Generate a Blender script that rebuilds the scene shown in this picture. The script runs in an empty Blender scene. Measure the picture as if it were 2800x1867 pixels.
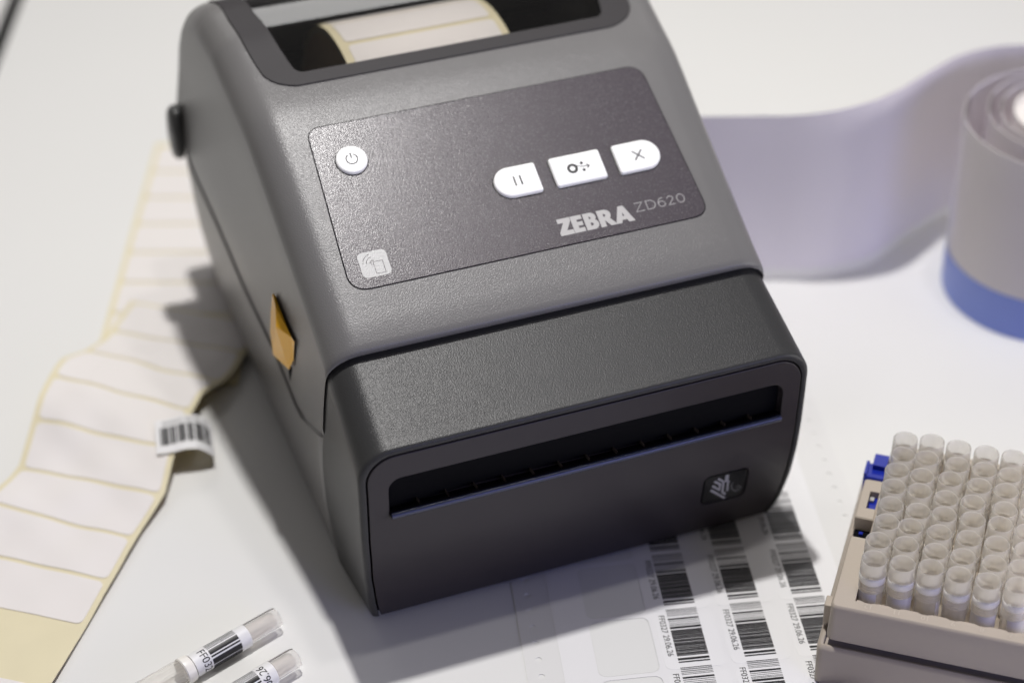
import bpy, math, random
from mathutils import Vector
from mathutils.geometry import delaunay_2d_cdt
sc = bpy.context.scene
S = 0.0009            # one drawing unit in metres
# ------------------------------------------------------------------ camera
yaw, pitch, roll = math.radians(20.016434590159772), math.radians(-36.29973587348058), math.radians(-0.8818090014225425)
CAM = Vector((-217.993097, -523.237477, 535.953573))
fw = Vector((math.sin(yaw)*math.cos(pitch), math.cos(yaw)*math.cos(pitch), math.sin(pitch)))
r0 = fw.cross(Vector((0, 0, 1))).normalized(); u0 = r0.cross(fw)
rt = math.cos(roll)*r0 + math.sin(roll)*u0
up = -math.sin(roll)*r0 + math.cos(roll)*u0
cd = bpy.data.cameras.new('camera'); cam = bpy.data.objects.new('camera', cd); sc.collection.objects.link(cam)
from mathutils import Matrix
M = Matrix((rt, up, -fw)).transposed().to_4x4(); M.translation = CAM*S
cam.matrix_world = M
cd.sensor_width = 36; cd.lens = 5509.99*36/2800
cd.shift_x = -(1418.767-1400)/2800; cd.shift_y = (926.681-933.5)/2800
cd.clip_start = 0.02; cd.clip_end = 20
cd.dof.use_dof = True; cd.dof.focus_distance = 727*S; cd.dof.aperture_fstop = 5.0; cd.dof.aperture_blades = 0
sc.camera = cam
# ------------------------------------------------------------------ world, lamps, exposure
w = bpy.data.worlds.new('World'); sc.world = w; w.use_nodes = True
nt = w.node_tree; bg = nt.nodes['Background']; bg.inputs[1].default_value = 1.0
tc = nt.nodes.new('ShaderNodeTexCoord'); sp = nt.nodes.new('ShaderNodeSeparateXYZ'); cr = nt.nodes.new('ShaderNodeValToRGB')
nt.links.new(tc.outputs['Generated'], sp.inputs[0]); mp = nt.nodes.new('ShaderNodeMath'); mp.operation = 'MULTIPLY_ADD'
mp.inputs[1].default_value = .5; mp.inputs[2].default_value = .5
nt.links.new(sp.outputs[2], mp.inputs[0]); nt.links.new(mp.outputs[0], cr.inputs[0]); nt.links.new(cr.outputs[0], bg.inputs[0])
cr.color_ramp.elements[0].position = .45; cr.color_ramp.elements[0].color = (.115, .105, .105, 1)
cr.color_ramp.elements[1].position = .75; cr.color_ramp.elements[1].color = (.13, .125, .125, 1)
def area(name, loc, tgt, size, power, col, sy=None):
    l = bpy.data.lights.new(name, 'AREA'); o = bpy.data.objects.new(name, l); sc.collection.objects.link(o)
    l.size = size*S; l.energy = power; l.color = col
    if sy: l.shape = 'RECTANGLE'; l.size_y = sy*S
    o.location = Vector(loc)*S
    o.rotation_euler = (Vector(tgt)-Vector(loc)).to_track_quat('-Z', 'Y').to_euler()
    return o
area('ceiling_lamp', (48, 242, 1200), (20, 60, 0), 42, 9.0, (1, .98, .96))
area('second_ceiling_lamp', (330, 20, 1700), (0, 60, 80), 80, 2.2, (1, .96, .93))
area('blue_front_fill', (330, -900, 330), (0, 0, 40), 420, 1.4, (.30, .33, 1.0), 260)  # low bluish fill added from the front; its source is unseen
area('room_light', (1400, -900, 260), (150, 50, 40), 1000, 8.0, (1, .975, .95), 420)
area('far_luminaire', (380, 1500, 1090), (0, 170, 170), 1900, 4.0, (1, .985, .97), 250)
sc.view_settings.view_transform = 'Standard'; sc.view_settings.look = 'None'
sc.view_settings.exposure = 0; sc.view_settings.gamma = 1
sc.cycles.transparent_max_bounces = 40; sc.cycles.max_bounces = 16; sc.cycles.diffuse_bounces = 10; sc.cycles.transmission_bounces = 12
sc.cycles.sample_clamp_indirect = 6; sc.cycles.use_denoising = True
# ------------------------------------------------------------------ helpers
def lerp(a, b, t): return a+(b-a)*t
def interp(x, xs, ys):
    if x <= xs[0]: return ys[0]
    for i in range(1, len(xs)):
        if x <= xs[i]: return lerp(ys[i-1], ys[i], (x-xs[i-1])/(xs[i]-xs[i-1]))
    return ys[-1]
def tag(o, label=None, cat=None, group=None, kind=None):
    if label: o['label'] = label
    if cat: o['category'] = cat
    if group: o['group'] = group
    if kind: o['kind'] = kind
    return o
def mesh(name, vs, fs, mats, parent=None, smooth=True, mi=None, auto=None):
    me = bpy.data.meshes.new(name); me.from_pydata([tuple(Vector(v)*S) for v in vs], [], fs)
    if not isinstance(mats, (list, tuple)): mats = [mats]
    for m in mats: me.materials.append(m)
    if mi: me.polygons.foreach_set('material_index', mi)
    me.polygons.foreach_set('use_smooth', [bool(smooth)]*len(me.polygons))
    me.validate(); me.update()
    if smooth: me.set_sharp_from_angle(angle=math.radians(auto or 38))
    o = bpy.data.objects.new(name, me); sc.collection.objects.link(o)
    if parent is not None: setpar(o, parent)
    return o
def setpar(o, p):
    o.parent = p
    # parents are placed before their children; keep the child's own world place
    def wm(q): return q.matrix_basis.copy() if q.parent is None else wm(q.parent) @ q.matrix_parent_inverse @ q.matrix_basis
    o.matrix_parent_inverse = wm(p).inverted()
def empty(name, loc=(0, 0, 0), rz=0):
    o = bpy.data.objects.new(name, None); sc.collection.objects.link(o)
    o.location = Vector(loc)*S; o.rotation_euler = (0, 0, rz); o.empty_display_size = .01
    return o
class MB:
    def __init__(s): s.v = []; s.f = []; s.m = []
    def add(s, vs, fs, m=0):
        n = len(s.v); s.v += [Vector(v) for v in vs]; s.f += [tuple(i+n for i in f) for f in fs]; s.m += [m]*len(fs)
    def loft(s, loops, closed=True, cap0=False, cap1=False, m=0):
        k = len(loops[0]); vs = [p for l in loops for p in l]; fs = []
        for a in range(len(loops)-1):
            for i in range(k if closed else k-1):
                j = (i+1) % k
                fs.append((a*k+i, a*k+j, (a+1)*k+j, (a+1)*k+i))
        if cap0: fs.append(tuple(range(k-1, -1, -1)))
        if cap1: fs.append(tuple((len(loops)-1)*k+i for i in range(k)))
        s.add(vs, fs, m)
    def box(s, c, d, m=0, rz=0, fm=None):
        x, y, z = [q/2 for q in d]; vs = []
        for a in (-x, x):
            for b in (-y, y):
                for e in (-z, z):
                    p = Vector((a*math.cos(rz)-b*math.sin(rz)+c[0], a*math.sin(rz)+b*math.cos(rz)+c[1], e+c[2]))
                    vs.append(fm(*p) if fm else p)
        s.add(vs, [(0, 1, 3, 2), (4, 6, 7, 5), (0, 4, 5, 1), (2, 3, 7, 6), (0, 2, 6, 4), (1, 5, 7, 3)], m)
    def build(s, name, mats, parent=None, smooth=True, auto=None):
        return mesh(name, s.v, s.f, mats, parent, smooth, s.m, auto)
def rrect(x0, y0, x1, y1, r, n=6):
    if not isinstance(r, (list, tuple)): r = [r]*4      # BL, BR, TR, TL
    out = []
    for (cx, cy, rr, a0) in ((x0+r[0], y0+r[0], r[0], 180), (x1-r[1], y0+r[1], r[1], 270), (x1-r[2], y1-r[2], r[2], 0), (x0+r[3], y1-r[3], r[3], 90)):
        if rr < 1e-6: out.append((cx, cy)); continue
        for k in range(n+1):
            a = math.radians(a0+90*k/n); out.append((cx+rr*math.cos(a), cy+rr*math.sin(a)))
    return out
def rquad(pts, r, n=6):
    """rounded corners on any convex polygon"""
    out = []; k = len(pts)
    for i in range(k):
        p = Vector(pts[i]); a = Vector(pts[i-1])-p; b = Vector(pts[(i+1) % k])-p
        rr = r[i] if isinstance(r, (list, tuple)) else r
        a.normalize(); b.normalize(); h = math.acos(max(-1, min(1, a.dot(b))))/2; d = rr/math.tan(h)
        p0 = p+a*d; p1 = p+b*d
        for q in range(n+1):
            t = q/n; out.append(tuple(p0*(1-t)**2+p*2*t*(1-t)+p1*t*t))
    return out
def inset(poly, d):
    k = len(poly); out = []
    ar = sum(poly[i-1][0]*poly[i][1]-poly[i][0]*poly[i-1][1] for i in range(k))
    sg = 1 if ar > 0 else -1
    for i in range(k):
        a = Vector(poly[i])-Vector(poly[i-1]); b = Vector(poly[(i+1) % k])-Vector(poly[i])
        if a.length < 1e-7: a = b
        if b.length < 1e-7: b = a
        a.normalize(); b.normalize()
        n1 = Vector((-a.y, a.x))*sg; n2 = Vector((-b.y, b.x))*sg
        m = (n1+n2); m = m/max(m.length_squared, .4)*2
        out.append((poly[i][0]+m.x*d, poly[i][1]+m.y*d))
    return out
def inside(x, y, poly):
    c = False; j = len(poly)-1
    for i in range(len(poly)):
        xi, yi = poly[i]; xj, yj = poly[j]
        if (yi > y) != (yj > y) and x < (xj-xi)*(y-yi)/(yj-yi)+xi: c = not c
        j = i
    return c
def cdt(outer, holes=(), step=None):
    vs = []; es = []
    for lp in [outer]+list(holes):
        n = len(vs); k = len(lp); vs += [Vector(p) for p in lp]; es += [(n+i, n+(i+1) % k) for i in range(k)]
    if step:
        xs = [p[0] for p in outer]; ys = [p[1] for p in outer]
        nx = max(1, int((max(xs)-min(xs))/step)); ny = max(1, int((max(ys)-min(ys))/step))
        big = inset(outer, step*.3)
        for i in range(1, nx):
            for j in range(1, ny):
                x = min(xs)+(max(xs)-min(xs))*i/nx; y = min(ys)+(max(ys)-min(ys))*j/ny
                if inside(x, y, big) and not any(inside(x, y, inset(h, -step*.3)) for h in holes): vs.append(Vector((x, y)))
    V, _, F, *_r = delaunay_2d_cdt(vs, es, [], 0, 1e-5)
    V = [tuple(v) for v in V]; ff = []
    for f in F:
        cx = sum(V[i][0] for i in f)/3; cy = sum(V[i][1] for i in f)/3
        if inside(cx, cy, outer) and not any(inside(cx, cy, h) for h in holes): ff.append(tuple(f))
    return V, ff
def plate(mb, outer, fmap, h1, h0=None, holes=(), step=None, m=0, bev=0, mw=None):
    """flat or curved plate: outline in (u, v), fmap(u, v, h) -> 3-D"""
    if step:
        o2 = []
        for i in range(len(outer)):
            a, b = outer[i-1], outer[i]; k_ = max(1, int(math.dist(a, b)/(step*1.3)))
            for q in range(1, k_+1): o2.append((lerp(a[0], b[0], q/k_), lerp(a[1], b[1], q/k_)))
        outer = o2
    prof = [(0, h1-bev), (bev*.3, h1-bev*.3), (bev, h1)] if bev else [(0, h1)]
    loops = [[fmap(x, y, h) for x, y in inset(outer, i)] for i, h in prof]
    top = inset(outer, prof[-1][0]); hs = [inset(h, -prof[-1][0]) for h in holes]
    if h0 is not None: loops = [[fmap(x, y, h0) for x, y in outer]]+loops
    if len(loops) > 1: mb.loft(loops, m=m if mw is None else mw)
    V, F = cdt(top, hs, step); mb.add([fmap(x, y, h1) for x, y in V], F, m)
    if h0 is not None:
        for h in holes:
            lp = [[fmap(x, y, q) for x, y in inset(h, -i)] for i, q in prof]+[]
            lp = [[fmap(x, y, h0) for x, y in h]]+lp
            mb.loft(lp, m=m if mw is None else mw)
def stroke(mb, pts, wd, fmap, h, m=0, closed=False):
    """flat line of width wd along pts, in (u, v)"""
    P = [Vector(p) for p in pts]; n = len(P); L = []; R = []
    for i in range(n):
        if closed: a = P[i]-P[i-1]; b = P[(i+1) % n]-P[i]
        else: a = P[i]-P[max(i-1, 0)]; b = P[min(i+1, n-1)]-P[i]
        if a.length < 1e-9: a = b
        if b.length < 1e-9: b = a
        a = a.normalized(); b = b.normalized(); t = (a+b)
        if t.length < .2: t = b
        t.normalize(); nn = Vector((-t.y, t.x)); k = wd/2/max(.5, nn.dot(Vector((-b.y, b.x))))
        L.append(P[i]+nn*k); R.append(P[i]-nn*k)
    vs = [fmap(p.x, p.y, h) for q in zip(L, R) for p in q]
    fs = [(2*i, 2*i+1, (2*i+3) % (2*n), (2*i+2) % (2*n)) for i in range(n if closed else n-1)]
    mb.add(vs, fs, m)
def arc(cx, cy, r, a0, a1, n=16, ry=None):
    ry = r if ry is None else ry
    return [(cx+r*math.cos(math.radians(lerp(a0, a1, k/n))), cy+ry*math.sin(math.radians(lerp(a0, a1, k/n)))) for k in range(n+1)]
_tx = {}
def text2d(s):
    """the built-in font as triangles, height of a capital = 1"""
    if s in _tx: return _tx[s]
    c = bpy.data.curves.new('t', 'FONT'); c.body = s; c.size = 1; o = bpy.data.objects.new('t', c); sc.collection.objects.link(o)
    bpy.context.view_layer.update(); me = o.to_mesh()
    vs = [(v.co.x/.7, v.co.y/.7) for v in me.vertices]; fs = [tuple(p.vertices) for p in me.polygons]
    o.to_mesh_clear(); bpy.data.objects.remove(o); bpy.data.curves.remove(c)
    wd = max(v[0] for v in vs); _tx[s] = (vs, fs, wd); return _tx[s]
def put_text(mb, s, fmap, h, m=0):
    vs, fs, wd = text2d(s); mb.add([fmap(x, y, h) for x, y in vs], fs, m)
# ------------------------------------------------------------------ materials
def mat(name, col, rough=.5, spec=.5, grain=None, gscale=900, gd=.00012, vary=.0, vscale=40, emit=None, metal=0, rvary=0, coat=0, speck=None, gdet=1.0):
    m = bpy.data.materials.new(name); m.use_nodes = True; nt = m.node_tree; b = nt.nodes['Principled BSDF']
    b.inputs['Base Color'].default_value = (*col, 1); b.inputs['Roughness'].default_value = rough
    b.inputs['Specular IOR Level'].default_value = spec; b.inputs['Metallic'].default_value = metal
    b.inputs['Coat Weight'].default_value = coat; b.inputs['Coat Roughness'].default_value = .08
    tc = nt.nodes.new('ShaderNodeTexCoord')
    def noise(scale, det=2.0):
        n = nt.nodes.new('ShaderNodeTexNoise'); n.inputs['Scale'].default_value = scale; n.inputs['Detail'].default_value = det
        nt.links.new(tc.outputs['Object'], n.inputs['Vector']); return n
    if grain:
        n = noise(gscale, gdet); bp = nt.nodes.new('ShaderNodeBump'); bp.inputs['Strength'].default_value = grain; bp.inputs['Distance'].default_value = gd
        nt.links.new(n.outputs[0], bp.inputs['Height']); nt.links.new(bp.outputs[0], b.inputs['Normal'])
    if vary or speck:
        n = noise(vscale, 4.0); mx = nt.nodes.new('ShaderNodeMix'); mx.data_type = 'RGBA'
        mx.inputs[6].default_value = (*[c*(1-vary) for c in col], 1); mx.inputs[7].default_value = (*[min(1, c*(1+vary)) for c in col], 1)
        nt.links.new(n.outputs[0], mx.inputs[0]); nt.links.new(mx.outputs[2], b.inputs['Base Color'])
        if speck:
            n2 = noise(speck[0], 2.0); r = nt.nodes.new('ShaderNodeMapRange'); r.inputs[1].default_value = speck[1]; r.inputs[2].default_value = speck[1]+.08
            nt.links.new(n2.outputs[0], r.inputs[0]); m2 = nt.nodes.new('ShaderNodeMix'); m2.data_type = 'RGBA'
            m2.inputs[7].default_value = (*speck[2], 1); nt.links.new(mx.outputs[2], m2.inputs[6]); nt.links.new(r.outputs[0], m2.inputs[0])
            nt.links.new(m2.outputs[2], b.inputs['Base Color'])
    if rvary:
        n = noise(vscale*.6, 3.0); r = nt.nodes.new('ShaderNodeMapRange'); r.inputs[1].default_value = .3; r.inputs[2].default_value = .7
        r.inputs[3].default_value = rough-rvary; r.inputs[4].default_value = rough+rvary
        nt.links.new(n.outputs[0], r.inputs[0]); nt.links.new(r.outputs[0], b.inputs['Roughness'])
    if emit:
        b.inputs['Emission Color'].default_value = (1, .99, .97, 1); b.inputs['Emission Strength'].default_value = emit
    return m
def clear(name, tint, opac, rough=.15, col=(.85, .84, .82), fres=1.45, grain=None, trl=.0):
    """thin see-through plastic: tinted transparency + diffuse body + sheen"""
    m = bpy.data.materials.new(name); m.use_nodes = True; nt = m.node_tree; nt.nodes.clear()
    out = nt.nodes.new('ShaderNodeOutputMaterial'); tr = nt.nodes.new('ShaderNodeBsdfTransparent'); tr.inputs[0].default_value = (*tint, 1)
    pr = nt.nodes.new('ShaderNodeMixShader'); pr.inputs[0].default_value = trl
    for k_, ty in enumerate(('ShaderNodeBsdfDiffuse', 'ShaderNodeBsdfTranslucent')):
        q_ = nt.nodes.new(ty); q_.inputs[0].default_value = (*col, 1); nt.links.new(q_.outputs[0], pr.inputs[1+k_])
    mx = nt.nodes.new('ShaderNodeMixShader'); mx.inputs[0].default_value = opac
    gl = nt.nodes.new('ShaderNodeBsdfGlossy'); gl.inputs['Roughness'].default_value = rough; gl.inputs[0].default_value = (1, 1, 1, 1)
    fr = nt.nodes.new('ShaderNodeFresnel'); fr.inputs[0].default_value = fres; m2 = nt.nodes.new('ShaderNodeMixShader')
    nt.links.new(tr.outputs[0], mx.inputs[1]); nt.links.new(pr.outputs[0], mx.inputs[2])
    nt.links.new(fr.outputs[0], m2.inputs[0]); nt.links.new(mx.outputs[0], m2.inputs[1]); nt.links.new(gl.outputs[0], m2.inputs[2])
    nt.links.new(m2.outputs[0], out.inputs[0])
    if grain:
        tc = nt.nodes.new('ShaderNodeTexCoord'); n = nt.nodes.new('ShaderNodeTexNoise'); n.inputs['Scale'].default_value = 500
        bp = nt.nodes.new('ShaderNodeBump'); bp.inputs['Strength'].default_value = grain; bp.inputs['Distance'].default_value = .0001
        nt.links.new(tc.outputs['Object'], n.inputs[0]); nt.links.new(n.outputs[0], bp.inputs['Height']); nt.links.new(bp.outputs[0], gl.inputs['Normal'])
    return m
T = {}
T['table'] = mat('white_laminate', (.765, .762, .748), .42, .4, vary=.012, vscale=9, grain=.04, gscale=1500)
T['edge'] = mat('table_edge', (.05, .05, .05), .6)
T['floor'] = mat('dark_floor', (.02, .02, .02), .7)
T['grey'] = mat('grey_plastic', (.163, .159, .157), .30, .32, grain=.55, gscale=2500, gd=.00017, vary=.03, vscale=60)
T['greyside'] = T['grey']
T['dark'] = mat('charcoal_plastic', (.041, .041, .041), .34, .24, grain=.55, gscale=2500, gd=.00017, vary=.04, vscale=50)
T['bezel'] = mat('bezel_plastic', (.028, .023, .027), .40, .4, grain=.2, gscale=2200, gd=.0001, vary=.08, vscale=60)
T['gloss'] = mat('glossy_black', (.006, .006, .008), .2, .5)
T['black'] = mat('black_gap', (.004, .004, .005), .9, .1)
T['frame'] = mat('matt_charcoal', (.037, .034, .036), .5, .22, grain=.15, gscale=2500, vary=.04)
T['panel'] = mat('panel_film', (.060, .050, .060), .235, .36, grain=.45, gscale=2700, gd=.00013, vary=.03, vscale=50, speck=(2100, .58, (.125, .115, .125)))
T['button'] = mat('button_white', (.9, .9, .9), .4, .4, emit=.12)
T['ink'] = mat('grey_ink', (.012, .012, .012), .5)
T['silver'] = mat('silver_print', (.47, .46, .45), .45, .4)
T['silver2'] = mat('silver_thin_print', (.36, .35, .35), .45, .4)
T['icon'] = mat('icon_print', (.48, .48, .47), .4, .5, grain=.5, gscale=2300, gd=.00015)
T['yellow'] = mat('amber_plastic', (.95, .50, .022), .33, .5, vary=.05, vscale=90)
T['liner'] = mat('cream_liner', (.75, .68, .47), .45, .4, vary=.05, vscale=60)
T['linerback'] = mat('liner_back', (.52, .42, .16), .55, .3)
T['label'] = mat('label_white', (.80, .765, .745), .55, .3, vary=.012)
T['white'] = mat('label_bright', (.80, .795, .80), .45, .4)
T['sheet'] = mat('sheet_liner', (.745, .74, .73), .35, .5, vary=.01)
T['sheet2'] = mat('sheet_matrix', (.80, .795, .80), .3, .5, vary=.01)
T['blank'] = mat('blank_label', (.74, .74, .725), .42, .4)
T['print'] = mat('thermal_black', (.010, .009, .011), .4, .4)
T['print2'] = mat('thermal_text', (.05, .05, .05), .5, .3)
T['rollface'] = mat('roll_face', (.80, .62, .42), .6, .2, vary=.15, vscale=300)
T['strip_in'] = clear('foil_inner', (1, 1, 1), 1.0, .25, (.93, .895, .945), 1.03, trl=.25)
T['strip_low'] = clear('foil_edge', (1, 1, 1), 1.0, .3, (.97, .97, .97), 1.1, trl=.5)
T['strip_out'] = clear('roll_outer', (1, 1, 1), 1.0, .3, (.86, .84, .82), 1.03, trl=.5)
T['blue'] = mat('blue_stripe', (.20, .27, .66), .4, .5)
T['core'] = mat('core_white', (.82, .78, .75), .5)
T['rack'] = mat('rack_beige', (.46, .40, .335), .5, .4, grain=.25, gscale=1300, vary=.03, vscale=50)
T['rackin'] = mat('rack_inside', (.56, .49, .41), .7, .2)
T['bluep'] = mat('blue_clip', (.008, .022, .33), .28, .5)
T['cap'] = clear('cap_plastic', (.998, .993, .98), .34, .12, (1, .975, .925), 1.08, trl=.6)
T['vial'] = clear('vial_plastic', (1, .995, .985), .30, .1, (.97, .95, .92), 1.14, trl=.5)
T['ring'] = mat('seal_ring', (.88, .85, .80), .3, .5)
T['glass'] = clear('smoked_window', (.82, .815, .81), .02, .05, (.05, .05, .05), 1.6)
# ------------------------------------------------------------------ the table
def line_x(y, off=0): return -122.5+(y-584)*.342
mb = MB(); mb.add([(line_x(-700)+1.6, -700, 0), (1300, -700, 0), (1300, 1500, 0), (line_x(1500)+1.6, 1500, 0)], [(0, 1, 2, 3)])
mb.add([(line_x(-700)+1.6, -700, 0), (line_x(1500)+1.6, 1500, 0), (line_x(1500)+1.6, 1500, -60), (line_x(-700)+1.6, -700, -60)], [(0, 1, 2, 3)], 1)
tag(mb.build('table_top', [T['table'], T['edge']], smooth=False), kind='structure')
mb = MB(); mb.add([(-1500, -700, -.6), (line_x(-700)-8, -700, -.6), (line_x(1500)-8, 1500, -.6), (-1500, 1500, -.6)], [(0, 1, 2, 3)])
mb.add([(line_x(-700)-8, -700, -.6), (line_x(1500)-8, 1500, -.6), (line_x(1500)-8, 1500, -60), (line_x(-700)-8, -700, -60)], [(3, 2, 1, 0)], 1)
tag(mb.build('table_top', [T['table'], T['edge']], smooth=False), kind='structure')
mb = MB(); mb.add([(-3000, -2500, -800), (3000, -2500, -800), (3000, 3000, -800), (-3000, 3000, -800)], [(0, 1, 2, 3)])
tag(mb.build('floor', T['floor'], smooth=False), kind='structure')
# ================================================================== THE PRINTER
printer = empty('label_printer', (0, 120, 0))
tag(printer, 'dark grey desktop label printer with white buttons and a window over its label roll', 'printer')
def wside(y, z):
    wf_ = interp(z, [4, 14, 30, 50, 80, 120, 200], [86, 86.8, 87.3, 87.5, 87.3, 86.3, 84])
    wb_ = interp(z, [4, 12, 24, 40, 54, 85, 105, 122, 180], [86, 87, 89.5, 92, 94, 96, 95, 93.5, 93])
    s = min(1, max(0, (y-50)/190)); s = s*s*(3-2*s)*.35+s*.65
    return lerp(wf_, wb_, s)
SEAM = [(50, 64), (55, 61.5), (68, 56), (83, 50), (98, 55), (113, 60), (132, 63), (152, 66), (170, 71.5), (189, 78), (217, 84), (243, 92)]
def seam_z(y): return interp(y, [a for a, b in SEAM], [b for a, b in SEAM])
# ---- base
def ybase_front(z): return interp(z, [4, 10, 22, 41, 64], [46, 48.5, 53, 54, 51])
mb = MB(); loops = []
NY = 26
ys = [0, .012, .03]+[i/NY for i in range(1, NY)]+[.975, .992, 1]
for t in ys:
    lp = []
    shrink = interp(t, [0, .012, .03, .95, .975, .992, 1], [1.6, .5, 0, 0, 3, 8, 14])
    y1 = lerp(51, 243, t); zt = seam_z(y1)-.7
    tt = [0, .03, .08, .16, .28, .42, .56, .7, .82, .92, .98, 1]
    left = []
    for k in tt:
        z = lerp(3.2, zt, k); yf = ybase_front(z); y = lerp(yf, 243, t)
        ins = interp(k, [0, .03, .08], [2.2, .6, 0])+interp(k, [.98, 1], [0, 1.2])+shrink
        left.append((-(wside(y, z)-ins), y, z))
    left.append((left[-1][0]+2.5, left[-1][1], left[-1][2]-.2))
    left = left[::-1]
    loops.append([Vector(p) for p in left]+[Vector((-p[0], p[1], p[2])) for p in left[::-1]])
mb.loft(loops, closed=False)
bk = loops[-1]; mb.add(bk, [tuple(range(len(bk)))]); fr = loops[0]; mb.add(fr, [tuple(range(len(fr)-1, -1, -1))])
base = mb.build('base', T['grey'], printer)
mb = MB(); mb.loft([[(x, y, z) for x, y in rrect(-84, 236, 84, 268, 4, 4)] for z in (4, 104)]+[[(x, y, 106) for x, y in rrect(-82, 238, 82, 266, 4, 4)]], cap0=True, cap1=True)
mb.build('rear_shadow_block', T['grey'], printer)  # hidden block added behind the base to push its cast shadow further back
# rubber feet under the base
for fx, fy in ((-66, 70), (66, 70), (-66, 220), (66, 220)):
    mb = MB(); mb.loft([[(fx+7*math.cos(a*math.pi/8), fy+7*math.sin(a*math.pi/8), z) for a in range(16)] for z in (0.02, 3.6)], cap0=True, cap1=True)
    mb.build('foot', T['black'], printer)
# ---- inner tub that holds the roll
mb = MB(); X0, X1, Y0, Y1, Z0, Z1 = -80, 80, 60, 236, 7, 74
mb.add([(X0, Y0, Z0), (X1, Y0, Z0), (X1, Y1, Z0), (X0, Y1, Z0), (X0, Y0, Z1), (X1, Y0, Z1), (X1, Y1, Z1), (X0, Y1, Z1)],
       [(0, 1, 2, 3), (0, 4, 5, 1), (1, 5, 6, 2), (2, 6, 7, 3), (3, 7, 4, 0)])
T['tub'] = mat('compartment_grey', (.40, .39, .38), .5)
tub = mb.build('roll_compartment', T['tub'], printer, smooth=False)
mb = MB()
for sx in (-1, 1):      # roll holder arms
    mb.box((sx*(44 if sx < 0 else 31)+(-1 if sx < 0 else 1)*1.5, 170, 40), (3, 46, 60))
mb.box((0, 236, 122), (150, 3, 4)); mb.box((0, 233, 110), (150, 3, 12))
mb.build('roll_holder', T['frame'], printer, smooth=False)
# ---- lid
TOP = [(37.6, 106.6), (36.2, 107.3), (35.8, 108.5), (36.3, 109.8), (38, 111.2), (46, 115.5), (55.9, 120.74), (66, 126.05), (76, 131.3), (87, 137.1), (98, 142.9), (108, 148.1), (118.49, 153.63),
       (126, 157.1), (132, 159.2), (138.7, 161.0), (147, 163.4), (154, 165.4), (162, 167.9), (168.5, 169.7), (171.5, 170.2), (178, 170.6), (186, 171.1), (191, 171.2), (197, 170.3), (204, 168.2), (210, 165.6), (218, 162.2), (225, 155.6), (231, 147.5), (236, 137.5), (240, 126), (243, 112), (244.5, 98)]
ARC = [0]
for i in range(1, len(TOP)): ARC.append(ARC[-1]+math.dist(TOP[i-1], TOP[i]))
TY = [p[0] for p in TOP]; TZ = [p[1] for p in TOP]
def top_at(s): return interp(s, ARC, TY), interp(s, ARC, TZ)
s_of_y = lambda y: interp(y, TY[2:27], ARC[2:27])
SH0, SH1 = s_of_y(145.2), s_of_y(229)      # window opening along the lid
def hw_in(s): y, _ = top_at(s); return interp(y, [145, 152, 160, 185, 229], [63.0, 64.4, 65.8, 69, 71.5])
def hw_out(s): y, _ = top_at(s); return interp(y, [138, 142, 147, 154, 163, 182, 235], [72, 74.3, 76, 77.3, 78.4, 80, 80.5])
st = sorted(set([a for a in ARC]+[SH0, SH1]+[lerp(SH0, SH1, k/14) for k in range(15)]))
cl = [st[0]]
for a in st[1:]:
    if a-cl[-1] > .25 or a in (SH0, SH1): cl.append(a)
st = cl; STOT = ARC[-1]
mb = MB(); secs = []; NS = 9; NF = 8
for s in st:
    yt, zt = top_at(s)
    # the matching point on the seam
    q = interp(s, [0, 6, s_of_y(120), STOT], [0, .03, .50, 1]); ysm = lerp(50, 243, q); zs = seam_z(ysm)+.35
    h = math.hypot(yt-ysm, zt-zs)
    Rz = min(11.5, .42*h); Rx = 13.0 if s > 4 else interp(s, [0, 4], [12.2, 13.0])
    Rz = interp(s, [0, 1.6, 4, STOT-30, STOT], [Rz, Rz, Rz, Rz, min(Rz, 5)])
    pts = []
    e_ins = 0.0
    for k in range(NS):
        t = (1-Rz/h)*(k/(NS-1)); y = lerp(ysm, yt, t); z = lerp(zs, zt, t)
        ins = interp(t*h, [0, .6, 1.4], [.7, .2, 0])
        pts.append((-(wside(y, z)-ins-e_ins), y, z))
    wt = -pts[-1][0]
    for k in range(1, NF+1):
        a = math.pi/2*k/NF; t = (h-Rz+Rz*math.sin(a))/h
        pts.append((-(wt-Rx+Rx*math.cos(a)), lerp(ysm, yt, t), lerp(zs, zt, t)))
    wf_ = wt-Rx; hi = min(hw_in(s), wf_-1)
    for x in (-hi, -hi*.6, -hi*.2, hi*.2, hi*.6, hi): pts.append((x, yt, zt))
    for p in pts[:NS+NF][::-1]: pts.append((-p[0], p[1], p[2]))
    pts = [(pts[0][0]+2.4, pts[0][1], pts[0][2]+.4)]+pts+[(pts[-1][0]-2.4, pts[-1][1], pts[-1][2]+.4)]
    secs.append([Vector(p) for p in pts])
K = len(secs[0]); HI = 1+NS+NF-1
vs = [p for s_ in secs for p in s_]; fs = []
for a in range(len(secs)-1):
    for i in range(K-1):
        if st[a] >= SH0-1e-6 and st[a+1] <= SH1+1e-6 and HI+1 <= i <= HI+5: continue
        fs.append((a*K+i, a*K+i+1, (a+1)*K+i+1, (a+1)*K+i))
mb.add(vs, fs)
# the lid's front edge turns in under the lip
fe = secs[0]; 
e1 = [Vector((p.x*(1 if abs(p.x) < 70 else .985), p.y+2.2, p.z-.3 if abs(p.x) < 70 else p.z)) for p in fe]
mb.loft([e1, fe], closed=False)
lid = mb.build('lid', T['grey'], printer, auto=50)
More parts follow.
